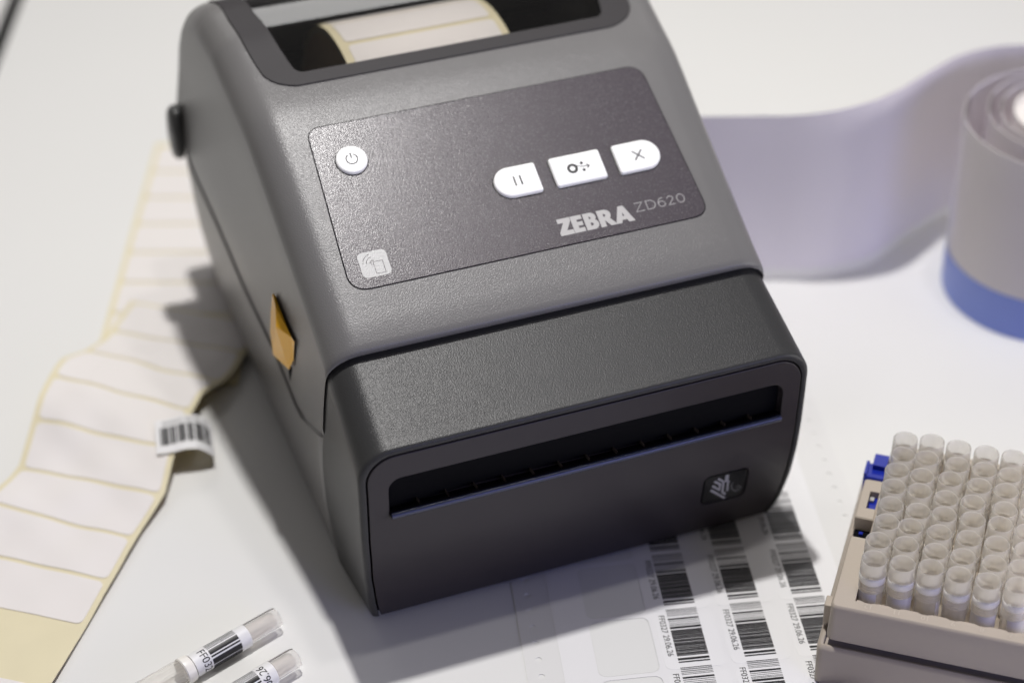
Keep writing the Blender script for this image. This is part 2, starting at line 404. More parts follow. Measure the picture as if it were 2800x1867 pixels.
# ---- window frame and pane follow the lid
def lidmap(off):
    def f(u, s, h):
        y, z = top_at(s); y2, z2 = top_at(min(s+1.5, STOT)); y1, z1 = top_at(max(0, s-1.5)); d = Vector((0, y2-y1, z2-z1)).normalized()
        n = Vector((0, -d.z, d.y)); return Vector((u, y, z))+n*(h+off)
    return f
S_out0, S_out1 = s_of_y(138.6), s_of_y(229)+20
outl = [(-60, S_out0)]
def side_curve(hw, s0, s1, n, rc, flip):
    pts = []
    for k in range(n+1):
        s = lerp(s0, s1, k/n); x = hw(s)
        d = s-s0
        if d < rc: x -= rc-math.sqrt(max(0, rc*rc-(rc-d)**2))
        d = s1-s
        if d < rc: x -= rc-math.sqrt(max(0, rc*rc-(rc-d)**2))
        pts.append((x*flip, s))
    return pts
def frame_poly(hw, s0, s1, rc, n=34):
    ts = [0, .1, .25, .5, 1, 1.6, 2.4, 3.4, 4.6, 6, 8, 10]
    ss = [s0+t for t in ts if t < rc]+[s0+rc+(s1-s0-2*rc)*k/n for k in range(n+1)]+[s1-t for t in ts[::-1] if t < rc]
    def xx(s):
        x = hw(s); d = min(s-s0, s1-s)
        if d < rc: x -= rc-math.sqrt(max(0, rc*rc-(rc-d)**2))
        return x
    return [(xx(s), s) for s in ss]+[(-xx(s), s) for s in ss[::-1]]
fo = frame_poly(hw_out, S_out0, S_out1, 9.5); fi = frame_poly(hw_in, SH0, SH1, 3.0)
mb = MB(); plate(mb, fo, lidmap(.55), 0, -.9, [fi], 5, bev=.35)
mb.build('window_frame', T['frame'], printer, auto=45)
mb = MB(); pn = frame_poly(lambda s: hw_in(s)+.8, SH0-.6, SH1+.6, 3.0); plate(mb, pn, lidmap(.0), 0, None, (), 2.5)
mb.build('window_pane', T['glass'], printer, auto=7)
# inner lip under the pane
mb = MB(); lp = [[lidmap(0)(x, s, h) for x, s in fi] for h in (-.3, -4)]; mb.loft(lp); mb.build('window_lip', T['gloss'], printer)
# ---- control panel
PB = Vector((0, 55.9, 120.74)); PE = (Vector((0, 118.49, 153.63))-PB).normalized(); PN = Vector((0, -PE.z, PE.y))
def pm(u, v, h): return PB+Vector((u, 0, 0))+PE*v+PN*h
pout = rquad([(-70.8, .2), (70.8, .2), (67.6, 70.6), (-67.6, 70.6)], [7.5, 6.5, 7, 5.5], 8)
mb = MB(); plate(mb, pout, pm, .28, -.1, bev=.12)
V, F = cdt(inset(pout, -.34), [inset(pout, -.02)]); mb.add([pm(x, y, .06) for x, y in V], F, 1)
panel = mb.build('control_panel', [T['panel'], T['black']], printer, auto=30)
def button(name, outline, marks, label):
    mb = MB(); 
    V, F = cdt(inset(outline, -.35), [inset(outline, -.02)]); mb.add([pm(x, y, .31) for x, y in V], F, 2)
    prof = [(0, .2), (0, 1.0), (.12, 1.35), (.4, 1.62), (.8, 1.74)]
    mb.loft([[pm(x, y, h) for x, y in inset(outline, i)] for i, h in prof])
    V, F = cdt(inset(outline, .8)); mb.add([pm(x, y, 1.74) for x, y in V], F)
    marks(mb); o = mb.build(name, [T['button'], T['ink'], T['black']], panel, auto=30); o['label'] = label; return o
def m_power(mb):
    stroke(mb, arc(-55.0, 53.7, 2.15, 124-4, 124-4+292+15, 30), .38, pm, 1.80, 1) if 0 else stroke(mb, arc(-55.0, 53.6, 2.15, 120, 420, 30), .5, pm, 1.8, 1)
    stroke(mb, [(-55.0, 56.3), (-55.0, 54.0)], .55, pm, 1.8, 1)
button('power_button', arc(-55.0, 53.6, 6.0, 0, 350, 35), m_power, 'round power button')
def m_pause(mb):
    for x in (1.85, 4.3): stroke(mb, [(x, 32.4), (x, 28.2)], .62, pm, 1.8, 1)
button('pause_button', arc(.3, 30.5, 6.45, 90, 270, 18)+arc(10.6, 25.05, 1.0, 270, 360, 4)+arc(10.6, 35.9, 1.0, 0, 90, 4), m_pause, 'pause button with two bars and a rounded left end')
def m_feed(mb):
    V, F = cdt(arc(25.2, 30.5, 2.15, 0, 345, 23), [arc(25.2, 30.5, 1.05, 0, 340, 17)]); mb.add([pm(x, y, 1.8) for x, y in V], F, 1)
    for x, y in ((29.3, 32.1), (29.4, 29.0)):
        V, F = cdt(arc(x, y, .66, 0, 330, 11)); mb.add([pm(a, b, 1.8) for a, b in V], F, 1)
    stroke(mb, [(26.4, 31.9), (27.2, 31.35), (28.2, 30.85), (29.5, 30.55), (31.8, 30.4)], .34, pm, 1.8, 1)
    stroke(mb, [(30.9, 31.3), (32.0, 30.4), (30.9, 29.5)], .38, pm, 1.8, 1)
button('feed_button', rrect(17.2, 24.1, 37.7, 36.9, 1.0, 4), m_feed, 'rectangular feed button with roll and arrow symbol')
def m_x(mb):
    stroke(mb, [(50.1, 32.6), (54.2, 28.4)], .58, pm, 1.8, 1); stroke(mb, [(50.2, 28.4), (54.1, 32.6)], .58, pm, 1.81, 1)
button('cancel_button', arc(44.0, 35.9, 1.0, 90, 180, 4)+arc(44.0, 25.05, 1.0, 180, 270, 4)+arc(54.6, 30.5, 6.45, -90, 90, 18), m_x, 'cancel button with a cross and a rounded right end')
# printed words: bold capitals drawn as polygons in a 6.9-high line
def glyphs():
    g = {}
    g['Z'] = ([(0, 0), (5.2, 0), (5.2, 1.6), (2.6, 1.6), (5.2, 5.6), (5.2, 6.9), (.3, 6.9), (.3, 5.3), (2.6, 5.3), (0, 1.2)], [])
    g['E'] = ([(0, 0), (4.1, 0), (4.1, 1.5), (1.9, 1.5), (1.9, 2.75), (3.9, 2.75), (3.9, 4.15), (1.9, 4.15), (1.9, 5.4), (4.1, 5.4), (4.1, 6.9), (0, 6.9)], [])
    b = [(0, 0)]+[(2.9+2.1*math.sin(math.radians(a)), 2.0-2.0*math.cos(math.radians(a))) for a in range(0, 151, 15)]+[(2.6+2.0*math.sin(math.radians(a)), 5.1-1.8*math.cos(math.radians(a))) for a in range(50, 181, 15)]+[(0, 6.9)]
    g['B'] = (b, [[(1.8, 1.4), (2.7, 1.4), (3.1, 1.9), (3.1, 2.4), (2.7, 2.9), (1.8, 2.9)], [(1.8, 4.2), (2.4, 4.2), (2.8, 4.6), (2.8, 5.1), (2.4, 5.5), (1.8, 5.5)]])
    g['R'] = ([(0, 0), (1.9, 0), (1.9, 2.5), (2.3, 2.5), (3.9, 0), (6.2, 0), (4.15, 2.9)]+[(2.7+2.2*math.sin(math.radians(a)), 4.8-2.1*math.cos(math.radians(a))) for a in range(50, 181, 13)]+[(0, 6.9)],
              [[(1.9, 3.9), (2.5, 3.9), (3.0, 4.3), (3.0, 5.0), (2.5, 5.4), (1.9, 5.4)]])
    g['A'] = ([(0, 0), (2.1, 0), (2.5, 1.2), (4.7, 1.2), (5.1, 0), (7.3, 0), (4.6, 6.9), (2.7, 6.9)], [[(3.0, 2.6), (4.2, 2.6), (3.6, 4.6)]])
    return g
G = glyphs(); x = 11.9; mb = MB()
for ch, adv in (('Z', 5.65), ('E', 4.95), ('B', 5.65), ('R', 6.05), ('A', 7.5)):
    o, hs = G[ch]; o = inset(o, -.14); hs = [inset(h, .12) for h in hs]; V, F = cdt([(a+x, b+4.35) for a, b in o], [[(a+x, b+4.35) for a, b in h] for h in hs]); mb.add([pm(a, b, .34) for a, b in V], F); x += adv
mb.build('brand_lettering', T['silver'], panel, smooth=False)
mb = MB(); wl = .34; Y = 7.35; H = 3.95
def st_(pts, closed=False): stroke(mb, [(a, Y+b) for a, b in pts], wl, pm, .34, closed=closed)
st_([(43.5, H-.15), (46.6, H-.15), (43.4, .15), (46.8, .15)])
st_([(48.2, .15), (48.2, H-.15), (49.4, H-.15)]+arc(49.6, H/2, 2.0, 85, -85, 14, H/2-.15)+[(49.4, .15)], closed=True)
st_(arc(54.2, 1.25, 1.35, 20, 360, 20, 1.15)+[(55.5, 1.4)]); st_([(52.85, 1.3), (52.95, 2.3), (53.5, 3.3), (54.3, H-.2), (55.2, H-.15)])
st_(arc(58.0, H-1.2, 1.15, 170, -10, 10, 1.05)+[(58.6, 1.9), (56.8, .15), (59.4, .15)])
st_(arc(62.1, H/2, 1.45, 0, 348, 26, H/2-.15), closed=True)
mb.build('model_lettering', T['silver2'], panel, smooth=False)
mb = MB(); V, F = cdt(rrect(-64.8, 4.3, -53.9, 14.9, 1.9, 6)); mb.add([pm(a, b, .34) for a, b in V], F, 0)
for r_ in (1.6, 2.9, 4.2): stroke(mb, arc(-59.3, 9.7, r_, 100, 175, 10), .26, pm, .37, 1)
stroke(mb, [(-59.6, 10.4), (-56.1, 10.4), (-56.1, 5.4), (-59.6, 5.4)], .26, pm, .37, 1, closed=True)
stroke(mb, [(-60.4, 9.0), (-60.4, 10.9), (-58.8, 10.9)], .22, pm, .375, 1)
mb.build('wireless_icon', [T['icon'], T['panel']], panel, smooth=False)
# ---- front hood (dark shell) and its bezel
def yface(z): return interp(z, [0, 4, 9, 14, 24, 41, 57, 72, 92], [14.5, 12.3, 10.3, 8.5, 6, 3, 1.5, .6, 0])
def hwf(z): return interp(z, [3, 5, 14, 30, 50, 92], [83.0, 83.6, 85.2, 87.0, 87.7, 87.7])   # outer half width at the face
def arch(ins, ztop=92.0, zbot=3.0, R=12.5):
    pts = []
    zt = ztop-ins
    zs_ = [lerp(zbot, zt-R+ins*.6, k/14) for k in range(15)]
    for z in zs_: pts.append((-(hwf(z)-ins), z))
    Rr = R-ins*.6; cx = hwf(80)-ins-Rr; cz = zt-Rr
    for k in range(1, 12): a = math.radians(180-90*k/11); pts.append((-cx+Rr*math.cos(a), cz+Rr*math.sin(a)))
    for k in range(1, 12): pts.append((lerp(-cx, cx, k/12), zt))
    for k in range(0, 12): a = math.radians(90-90*k/11); pts.append((cx+Rr*math.cos(a), cz+Rr*math.sin(a)))
    for z in zs_[::-1][1:]: pts.append((hwf(z)-ins, z))
    return pts
mb = MB(); front = arch(0); n = len(front); L = []
def flat(ins, dy): return [Vector((x, yface(z)+dy, z)) for x, z in arch(ins)]
back = []
hE = math.hypot(12.4, 42.25); fE = 1-11.5/hE; gE = .7
def edge_pt(t): return lerp(50, 37.6, t), lerp(64.35, 106.6, t)
yE, zE = edge_pt(fE); wE = wside(yE, zE)
for i_, (x, z) in enumerate(front):
    sx = 1 if x > 0 else -1
    k_ = min(i_, n-1-i_)
    if k_ < 15:            # straight side
        q = max(0, min(1, (z-46)/(79.5-46))); q = q*q*(1.6-.6*q); zb = lerp(z, zE, q) if z > 46 else z
        if zb > 64.35: t = (zb-64.35)/42.25; yb = lerp(50, 37.6, t)
        else: yb = interp(zb, [4, 10, 22, 41, 64.4], [47, 49.5, 54, 54.5, 50])
        gap = interp(zb, [50, 66], [.25, gE]); xx = sx*(wside(max(yb, 40), zb)-gap)
    elif k_ < 26:          # corner
        a_ = math.radians(90*(k_-14)/11); t = fE+(11.5-gE)/hE*math.sin(a_); yb, zb = edge_pt(t); xx = sx*(wE-12.2+(12.2-gE)*math.cos(a_))
    else:
        t = fE+(11.5-gE)/hE; yb, zb = edge_pt(t); xx = x/(hwf(80)-12.5)*(wE-12.2)
    back.append(Vector((xx, yb, zb)))
def mixl(t): return [Vector((lerp(f[0], b.x, t), lerp(yface(f[1])+2.2, b.y, t), lerp(f[1], b.z, t))) for f, b in zip(front, back)]
L = [[p+Vector((-.6 if p.x > 0 else .6, 6, 1.2 if p.z > 90 else 0)) for p in back]]+[mixl(t) for t in (1, .8, .6, .4, .2, .08, 0)]
L += [[Vector((x, yface(z)+1.1, z)) for x, z in arch(.18)], [Vector((x, yface(z)+.45, z)) for x, z in arch(.6)], [Vector((x, yface(z)+.1, z)) for x, z in arch(1.3)], flat(1.9, 0), flat(2.6, .1), flat(2.8, .4), flat(2.85, 3)]
mb.loft(L, closed=False)
hood = mb.build('front_hood', T['dark'], printer, auto=60)
mb = MB(); fl = flat(2.6, 3); Vv = fl; mb.add(Vv, [tuple(range(len(Vv)))])
mb.build('hood_backing', T['black'], printer, smooth=False)
bz = arch(3.35)
bz = [(x, max(z, 3.4)) for x, z in bz]
slot = rrect(-76.8, 61.6, 77.4, 78.2, [.6, .6, 5.0, 5.0], 8)
def bm(u, v, h): return Vector((u, yface(v)-h, v))
bdg = rquad([(49.0, 22.4), (66.6, 22.0), (66.6, 37.6), (49.0, 37.9)], 2.8, 6)
mb = MB(); plate(mb, bz, bm, 0.0, -2.5, [slot, inset(bdg, -.7)], 6, bev=.35)
bezel = mb.build('front_bezel', T['bezel'], printer, auto=40)
# slot: inner walls, curved ramp with fins, rounded lip
mb = MB(); sl = inset(slot, -.25)
mb.loft([[Vector((x, yface(z)+.9, z)) for x, z in sl], [Vector((x, yface(z)+3.5, z)) for x, z in inset(slot, .5)], [Vector((x, 9, z+1)) for x, z in inset(slot, 1.2)]])
mb.build('slot_wall', T['bezel'], bezel, auto=50)
rampp = [(.9, 60.2), (-.25, 60.8), (-.7, 61.6), (-.45, 62.5), (.4, 63.2), (1.6, 63.3), (3.2, 62.7), (6, 62.0), (10, 62.4), (15, 64.4), (20, 68.5), (23, 74), (24, 82)]
mb = MB(); mb.loft([[Vector((x, y, z)) for y, z in rampp] for x in (-76.6, 77.2)], closed=False)
mb.build('slot_ramp', T['gloss'], bezel, auto=70)
T['rib'] = mat('rib_edge', (.13, .105, .10), .3, .6)
T['lip'] = mat('lip_blue_lit', (.016, .024, .065), .28, .9)  # blue light glinting on the lip is put into the base colour
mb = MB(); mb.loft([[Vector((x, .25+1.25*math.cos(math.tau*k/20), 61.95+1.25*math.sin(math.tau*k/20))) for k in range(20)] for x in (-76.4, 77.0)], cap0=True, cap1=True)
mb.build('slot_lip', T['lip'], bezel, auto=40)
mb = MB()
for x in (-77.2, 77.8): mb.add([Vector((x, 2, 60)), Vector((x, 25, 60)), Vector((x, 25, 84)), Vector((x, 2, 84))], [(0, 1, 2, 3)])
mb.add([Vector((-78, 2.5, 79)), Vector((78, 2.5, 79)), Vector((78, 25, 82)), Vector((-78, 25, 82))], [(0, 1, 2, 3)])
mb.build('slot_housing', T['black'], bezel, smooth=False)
for k in range(13):
    x = -65.5+k*10.9; mb = MB(); pr = [(1.3, 63.3), (3.2, 62.7), (6, 62.0), (10, 62.4), (15, 64.4), (20, 68.5), (23, 74)]
    upv = [(y-.10 if y > 12 else y, z+1.5) for y, z in pr]
    mb.loft([[Vector((x+d, y, z)) for y, z in pr] for d in (-.16, -.16)][:1]+[[Vector((x-.16, y, z)) for y, z in upv], [Vector((x+.16, y, z)) for y, z in upv], [Vector((x+.16, y, z)) for y, z in pr]], closed=False)
    mb.build('slot_rib', T['rib'], bezel, smooth=False)
# badge
mb = MB(); plate(mb, bdg, bm, -.25, -1.5, (), 4, bev=.3)
V, F = cdt(inset(bdg, -.8), [inset(bdg, -.0)], 5); mb.add([bm(x, y, -1.2) for x, y in V], F, 1)
strokes = [([(52.0, 30.0), (59.0, 22.7)], 1.05), ([(53.0, 34.7), (55.7, 32.1), (55.65, 28.9), (52.4, 32.3)], 1.15), ([(54.3, 35.9), (57.0, 33.1), (57.3, 27.0), (58.9, 25.1)], 1.0),
           ([(58.1, 36.7), (58.3, 33.2)], 1.5), ([(57.0, 33.4), (59.8, 32.2)], .9), ([(59.0, 31.9), (59.35, 26.8)], .9)]
for p, wd in strokes: stroke(mb, p, wd, bm, -.2, 2)
for p, wd in [([(60.4, 30.6), (61.7, 31.0)], .55), ([(60.7, 30.1), (61.2, 27.6), (62.9, 25.6), (64.0, 27.3)], .8), ([(62.6, 28.2), (63.8, 28.6), (65.2, 27.0), (64.2, 25.6), (63.0, 25.3)], .6)]: stroke(mb, p, wd, bm, -.2, 3)
T['logo'] = mat('badge_print', (.42, .42, .42), .4); T['logo2'] = mat('badge_print_dim', (.10, .10, .10), .5)
mb.build('badge', [T['gloss'], T['black'], T['logo'], T['logo2']], bezel, auto=40)
# ---- yellow release latch on the left side, its notch, rear knob
mb = MB()
P_ = [Vector(v) for v in [(-88.6, 109.2, 91.0), (-93.4, 107, 89), (-94.6, 100.5, 80.0), (-94.2, 93.2, 73.4), (-90.4, 84.3, 71.2), (-88.0, 85.2, 74.9), (-87.8, 81.6, 86.0),
      (-91.6, 96.2, 85.2), (-88.9, 81, 89.0)]]
A = Vector((-90.2, 101.6, 96.2)); G1 = Vector((-91.0, 104.3, 86.1)); Fp = Vector((-92.3, 103.6, 76.8)); E_ = Vector((-92.5, 101.6, 67.1)); D_ = Vector((-90.4, 84.6, 70.9)); C_ = Vector((-89.0, 80.6, 78.6)); B_ = Vector((-89.0, 75.9, 90.5)); N_ = Vector((-89.3, 79.2, 90.3)); I_ = Vector((-93.0, 87.9, 90.2)); J_ = Vector((-91.2, 94.3, 94.5)); H_ = Vector((-85.2, 100, 84)); H2 = Vector((-85, 88, 74))
vs = [A, G1, Fp, E_, D_, C_, B_, N_, I_, J_, H_, H2]
fs = [(0, 9, 1), (1, 9, 8, 2), (0, 7, 8, 9), (8, 7, 6, 5, 4), (2, 8, 4, 3), (0, 6, 7)]
fs = [(0, 1, 9), (1, 2, 8, 9), (0, 9, 8, 7), (2, 3, 8), (8, 3, 4, 7), (7, 4, 5), (7, 5, 6), (0, 10, 11, 2, 1), (2, 11, 3), (3, 11, 5, 4)]
mb.add(vs, fs)
lat = mb.build('release_latch', T['yellow'], printer, smooth=False)
bv = lat.modifiers.new('bevel', 'BEVEL'); bv.width = .55*S; bv.segments = 3
def onside(y, z, off=.25): return Vector((-(wside(y, z)+off), y, z))
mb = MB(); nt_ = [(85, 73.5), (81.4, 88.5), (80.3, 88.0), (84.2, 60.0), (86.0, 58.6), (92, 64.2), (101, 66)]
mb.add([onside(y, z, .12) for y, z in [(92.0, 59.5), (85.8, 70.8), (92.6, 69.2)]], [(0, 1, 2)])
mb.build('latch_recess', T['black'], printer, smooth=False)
mb = MB(); loops = []
for q, r_ in ((0, 1), (2.6, 1), (4.2, .85), (4.8, .5)):
    loops.append([Vector((-95.5-q, 236+9*r_*math.cos(a*math.pi/8), 95+13.5*r_*math.sin(a*math.pi/8)-.35*9*r_*math.cos(a*math.pi/8))) for a in range(16)])
mb.loft(loops, cap1=True); mb.build('side_knob', T['dark'], printer)
# ---- label roll inside
def copy_tree(o, parent=None):
    c = o.copy(); sc.collection.objects.link(c)
    if parent is not None: c.parent = parent
    for ch in list(o.children): copy_tree(ch, c)
    return c
RC = Vector((0, 170, 92)); RR = 67.6; RX0, RX1 = -40.5, 27
roll = empty('label_roll', (0, 170, 24.4)); tag(roll, 'roll of blank white labels on cream liner seen through the printer window', 'label roll')
def rm(u, a, h): return Vector((u, RC.y+(RR+h)*math.cos(a), RC.z+(RR+h)*math.sin(a)))
mb = MB(); NA = 72
rows = [(RX0, -44), (RX0, 0), (RX1, 0), (RX1, -44)]
mb.loft([[rm(x, math.tau*a/NA, h) for a in range(NA)] for x, h in rows[1:3]])
mb.loft([[rm(RX0-(.0 if h > -3 else .01), math.tau*a/NA, h) for a in range(NA)] for h in (-3.2, 0)], m=0); mb.loft([[rm(RX0, math.tau*a/NA, h) for a in range(NA)] for h in (-44, -3.2)], m=1); mb.loft([[rm(x, math.tau*a/NA, h) for a in range(NA)] for x, h in rows[2:4]], m=1)
mb.loft([[rm(x, math.tau*a/NA, -44) for a in range(NA)] for x in (RX0, RX1)], m=1)
mb.build('liner', [T['liner'], T['rollface']], roll, auto=40)
pa = 24.6/RR
for k in range(7):
    a0 = math.radians(52)+k*pa; pl = rrect(RX0+3.4, 0, RX1-3.2, 22.0, 2.2, 4)
    mb = MB(); plate(mb, pl, lambda u, v, h: rm(u, a0+v/RR, h), .25, 0.02, (), 3); mb.build('label', T['label'], roll, auto=60)
# ================================================================== LABEL STRIPS ON THE LEFT
def ribbon_strip(name, org, dr, width, s0, s1, zf, labels, label_len, lab, cat, group, skew=0.0, thick=.5, lat=lambda s: 0):
    """org: point with n=0; dr: running direction; cross axis is to the printer side"""
    d = Vector((dr[0], dr[1], 0)).normalized(); nn = Vector((-d.y, d.x, 0))
    def f(u, s, h):      # u 0 at left edge (far from printer) .. width
        z = max(.05, zf(s, u)); dz = (zf(s+.5, u)-zf(s-.5, u)); nz = Vector((-d.x*dz, -d.y*dz, 1)).normalized()
        return Vector((org[0], org[1], 0))+nn*(u+lat(s))+d*(s+skew*u)+Vector((0, 0, z))+nz*h
    o = empty(name, f(width/2, (s0+s1)/2, 0)); tag(o, lab, cat, group)
    mb = MB(); N = int((s1-s0)/.9); MU = 44
    for hh, m in ((thick, 0), (0, 1)):
        vs = [f(width*j/MU, lerp(s0, s1, i/N), hh) for i in range(N+1) for j in range(MU+1)]
        fs = [(i*(MU+1)+j, i*(MU+1)+j+1, (i+1)*(MU+1)+j+1, (i+1)*(MU+1)+j) for i in range(N) for j in range(MU)]
        if m: fs = [q[::-1] for q in fs]
        mb.add(vs, fs, m)
    for u in (0, width): mb.loft([[f(u, lerp(s0, s1, i/N), h) for i in range(N+1)] for h in (0, thick)], closed=False)
    mb.build('liner', [T['liner'], T['linerback']], o)
    for s in labels:
        mb = MB(); plate(mb, rrect(2.6, s+.95, width-2.3, s+label_len-.95, 2.6, 5), f, thick+.32, thick+.03, (), 1.6); mb.build('label', T['label'], o, auto=60)
    return o, f
# lower strip: comes from behind the printer, flat on the table
dB = Vector((-.353, -.936, 0)); nB = Vector((-dB.y, dB.x, 0))
# left edge passes through (-150.7,212.6)
far, fB = ribbon_strip('label_strip', (-150.7+.353*150, 212.6+.936*150), (-.353, -.936), 66, -40, 165,
    lambda s, u: .35+1.2*max(0, math.sin((s-20)/17.0))*(.3+.7*u/66)+.0*u, [-40+24.7*k+3.2 for k in range(8)], 24.7,
    'flat label strip coming out from behind the printer, under the creased strip', 'label strip', 'strips of blank labels on cream liner', skew=.02)
def zA(s, u):
    z = interp(s, [-150, -136, -124, -111, -99, -87, -75, -62, -50, -38, -26, -13, -2, 11, 22, 34, 46, 70, 300], [2.6, 2.2, 2.6, 3.6, 6, 9.5, 13, 15, 13.5, 10, 6.5, 4, 4, 6, 4.5, 2.2, 1.2, .6, .5])
    z2 = interp(s, [-150, -120, -90, -60, -45, -30, -15, 0, 15, 40, 60, 110, 300], [2.6, 3.5, 7, 9.5, 10, 8, 5, 3, 2.4, 2.2, 1.0, 3.0, .8])
    t = u/66; t = t*t*(3-2*t); return lerp(z, z2, t)
import functools
@functools.lru_cache(None)
def zAs(s10, u10):
    return sum(zA(s10/10+d, u10/10) for d in (-6, -4, -2, 0, 2, 4, 6))/7
def zAf(s, u):
    wv_ = .6*math.sin((s*.9+u*.55)/6.5)+.3*math.sin((s*1.3-u*.8)/5.1+1)+.35*math.sin(u/4.0+s/17)
    return zAs(round(s*10), round(u*10))+wv_*interp(s, [-137, -120, -100, 0, 40, 90], [0, .4, 1, .9, .35, .05])*interp(u, [0, 14, 52, 66], [.5, 1, 1, .6])
dA = Vector((-.565, -.825, 0)).normalized(); nA = Vector((-dA.y, dA.x, 0))
# org so that s = -(.565x+.825y), and left edge n = -246
orgA = nA*(-246)
near, fA = ribbon_strip('label_strip', (orgA.x, orgA.y), (dA.x, dA.y), 66, -137, 230, zAf,
    [-137+1.0+24.6*k for k in range(8)]+[92+1.0, 117.6, 142.2, 167, 191], 24.6,
    'creased label strip at the left edge with bare liner where one label is missing', 'label strip', 'strips of blank labels on cream liner', skew=.06, lat=lambda s: interp(s, [-137, -100, -88, -76, -50, -15, 5], [0, 1, 0, -5, -3.5, 2, 0]))
# curled printed label hanging over the right edge of that strip
BARS = []
rnd = random.Random(7); x = 0.0
def bars(seed, heavy=((.17, .20), (.33, .37), (.915, .955))):
    r = random.Random(seed); out = []; x = .0; out.append((0.0, .012)); x = .03
    while x < .985:
        w_ = r.choice((.012, .016, .020, .026)) if x > .36 else r.choice((.007, .009)); g_ = r.choice((.004, .005, .006, .009)) if x > .36 else r.choice((.014, .018, .024))
        out.append((x, min(x+w_, 1))); x += w_+g_
    out = [b for b in out if not any(b[1] > h[0]-.015 and b[0] < h[1]+.012 for h in heavy)]+list(heavy)+[(.985, 1.0)]
    return out
def barcode(mb, fm, x0, y0, x1, y1, seed, h, m=0, along=True, n=1):
    for a, b in bars(seed):
        ya, yb = lerp(y1, y0, a), lerp(y1, y0, b)
        for k in range(n):
            xa, xb = lerp(x0, x1, k/n), lerp(x0, x1, (k+1)/n)
            mb.add([fm(xa, ya, h), fm(xb, ya, h), fm(xb, yb, h), fm(xa, yb, h)], [(0, 1, 2, 3)], m)
cur = MB()
# local: p runs across the strip outwards (0..34), q runs down along the strip (0..16)
def cm(p, q, h):
    prof = [(0, 0), (6, .4), (12, 1.6), (17, 1.2), (20.5, -1.2), (23.2, -4.6), (24.4, -9.4)]
    L_ = [0]
    for i in range(1, len(prof)): L_.append(L_[-1]+math.dist(prof[i-1], prof[i]))
    u = interp(p, L_, [a for a, b in prof]); dz = interp(p, L_, [b for a, b in prof])
    o = fA(53.5, -48.5, 0); a = Vector((.985, -.17, 0)); b = Vector((-.17, -.985, 0))
    dz2 = .004*(q-9)**2*p/12
    return Vector((o.x, o.y, 12.2))+a*u+b*q+Vector((0, 0, dz-dz2-.10*q))+Vector((0, 0, h))
cv = [cm(26*i/20, 20*j/8, hh) for hh in (0, .35) for i in range(21) for j in range(9)]
fs = [(i*9+j, i*9+j+1, (i+1)*9+j+1, (i+1)*9+j) for i in range(20) for j in range(8)]
cur.add(cv[:189], [f[::-1] for f in fs], 1); cur.add(cv[189:], fs, 0)
ct = empty('printed_label', cm(13, 10, 0)); tag(ct, 'small printed barcode label peeling off and curling over the edge of the creased strip', 'label')
cur.build('paper', [T['white'], T['linerback']], ct)
mb = MB()
for a, b in [(0, .04), (.055, .14), (.155, .18), (.20, .25), (.262, .30), (.33, .36), (.375, .46), (.475, .50), (.53, .60), (.612, .64), (.67, .70), (.712, .80), (.815, .84), (.86, .93), (.945, .97), (.98, 1.0)]:
    pa_, pb_ = 2+22*a, 2+22*b; mb.add([cm(pa_, 5.0, .42), cm(pb_, 5.0, .42), cm(pb_, 10.3, .42), cm(pa_, 10.3, .42), cm(pa_, 15.5, .42), cm(pb_, 15.5, .42)], [(0, 1, 2, 3), (3, 2, 5, 4)])
put_text(mb, 'FF0327 29.06.26', lambda x, y, h: cm(3+x*2.1, 3.8-y*2.1, h), .42, 1)
mb.build('barcode', [T['print'], T['print2']], ct, smooth=False)
# ================================================================== PRINTED SHEET UNDER THE PRINTER
LA = math.radians(-13.68371); LC, LS = math.cos(LA), math.sin(LA)
def lm(x, y, h): return Vector((22.861+x*LC-y*LS, -18.842+x*LS+y*LC, .12+h))
sheet = empty('label_sheet', lm(12, 0, 0)); tag(sheet, 'white sheet of small barcode labels with perforated margins under the front of the printer', 'label sheet')
holes = [arc(-50.9, y, 1.25, 0, 330, 11) for y in [21.5-8.6*k for k in range(15)]]+[arc(80.6, 102.5-8.8*k, 1.25, 0, 330, 11) for k in range(24)]
mb = MB(); plate(mb, [(-56.2, -110), (86.5, -110), (86.5, 118), (-56.2, 118)], lm, .12, -.08, holes)
mb.build('liner', T['sheet'], sheet, smooth=False)
def mm(x, y, h):      # printed band bulges a touch
    return lm(x, y, h+.10+.35*max(0, math.sin((x+42)/120*math.pi)))
lh = []
for c in range(-1, 3):
    for r_ in range(-3, 4): lh.append((c, r_, rrect(-5.3+c*24.73-.0, -3.1+r_*30.5, -5.3+c*24.73+22.7, -3.1+r_*30.5+27.9+.6, 3.0, 4)))
mb = MB(); plate(mb, [(-42.7, -109), (70, -109), (70, 117), (-42.7, 117)], mm, .12, .0, [l[2] for l in lh if l[0] == -1], 12)
mb.build('matrix', T['sheet2'], sheet)
for c, r_, pl in lh:
    yb = r_*30.5
    if yb > 110: continue
    mb = MB(); plate(mb, inset(pl, .12), mm, .17 if c >= 0 else .05, .0, (), 8); lo = mb.build('label', T['white'] if c >= 0 else T['blank'], sheet)
    if c >= 0 and r_ < 2:
        mb = MB(); x0 = c*24.73; barcode(mb, mm, x0, yb+.1, x0+11.75, yb+28.1, 5, .25, n=2)
        ang = lambda x, y, h: mm(x0-3.3+y*2.3, yb+25.5-x*2.28, h)
        put_text(mb, 'FF0327 29.06.26', ang, .25, 1)
        mb.build('barcode', [T['print'], T['print2']], lo, smooth=False)
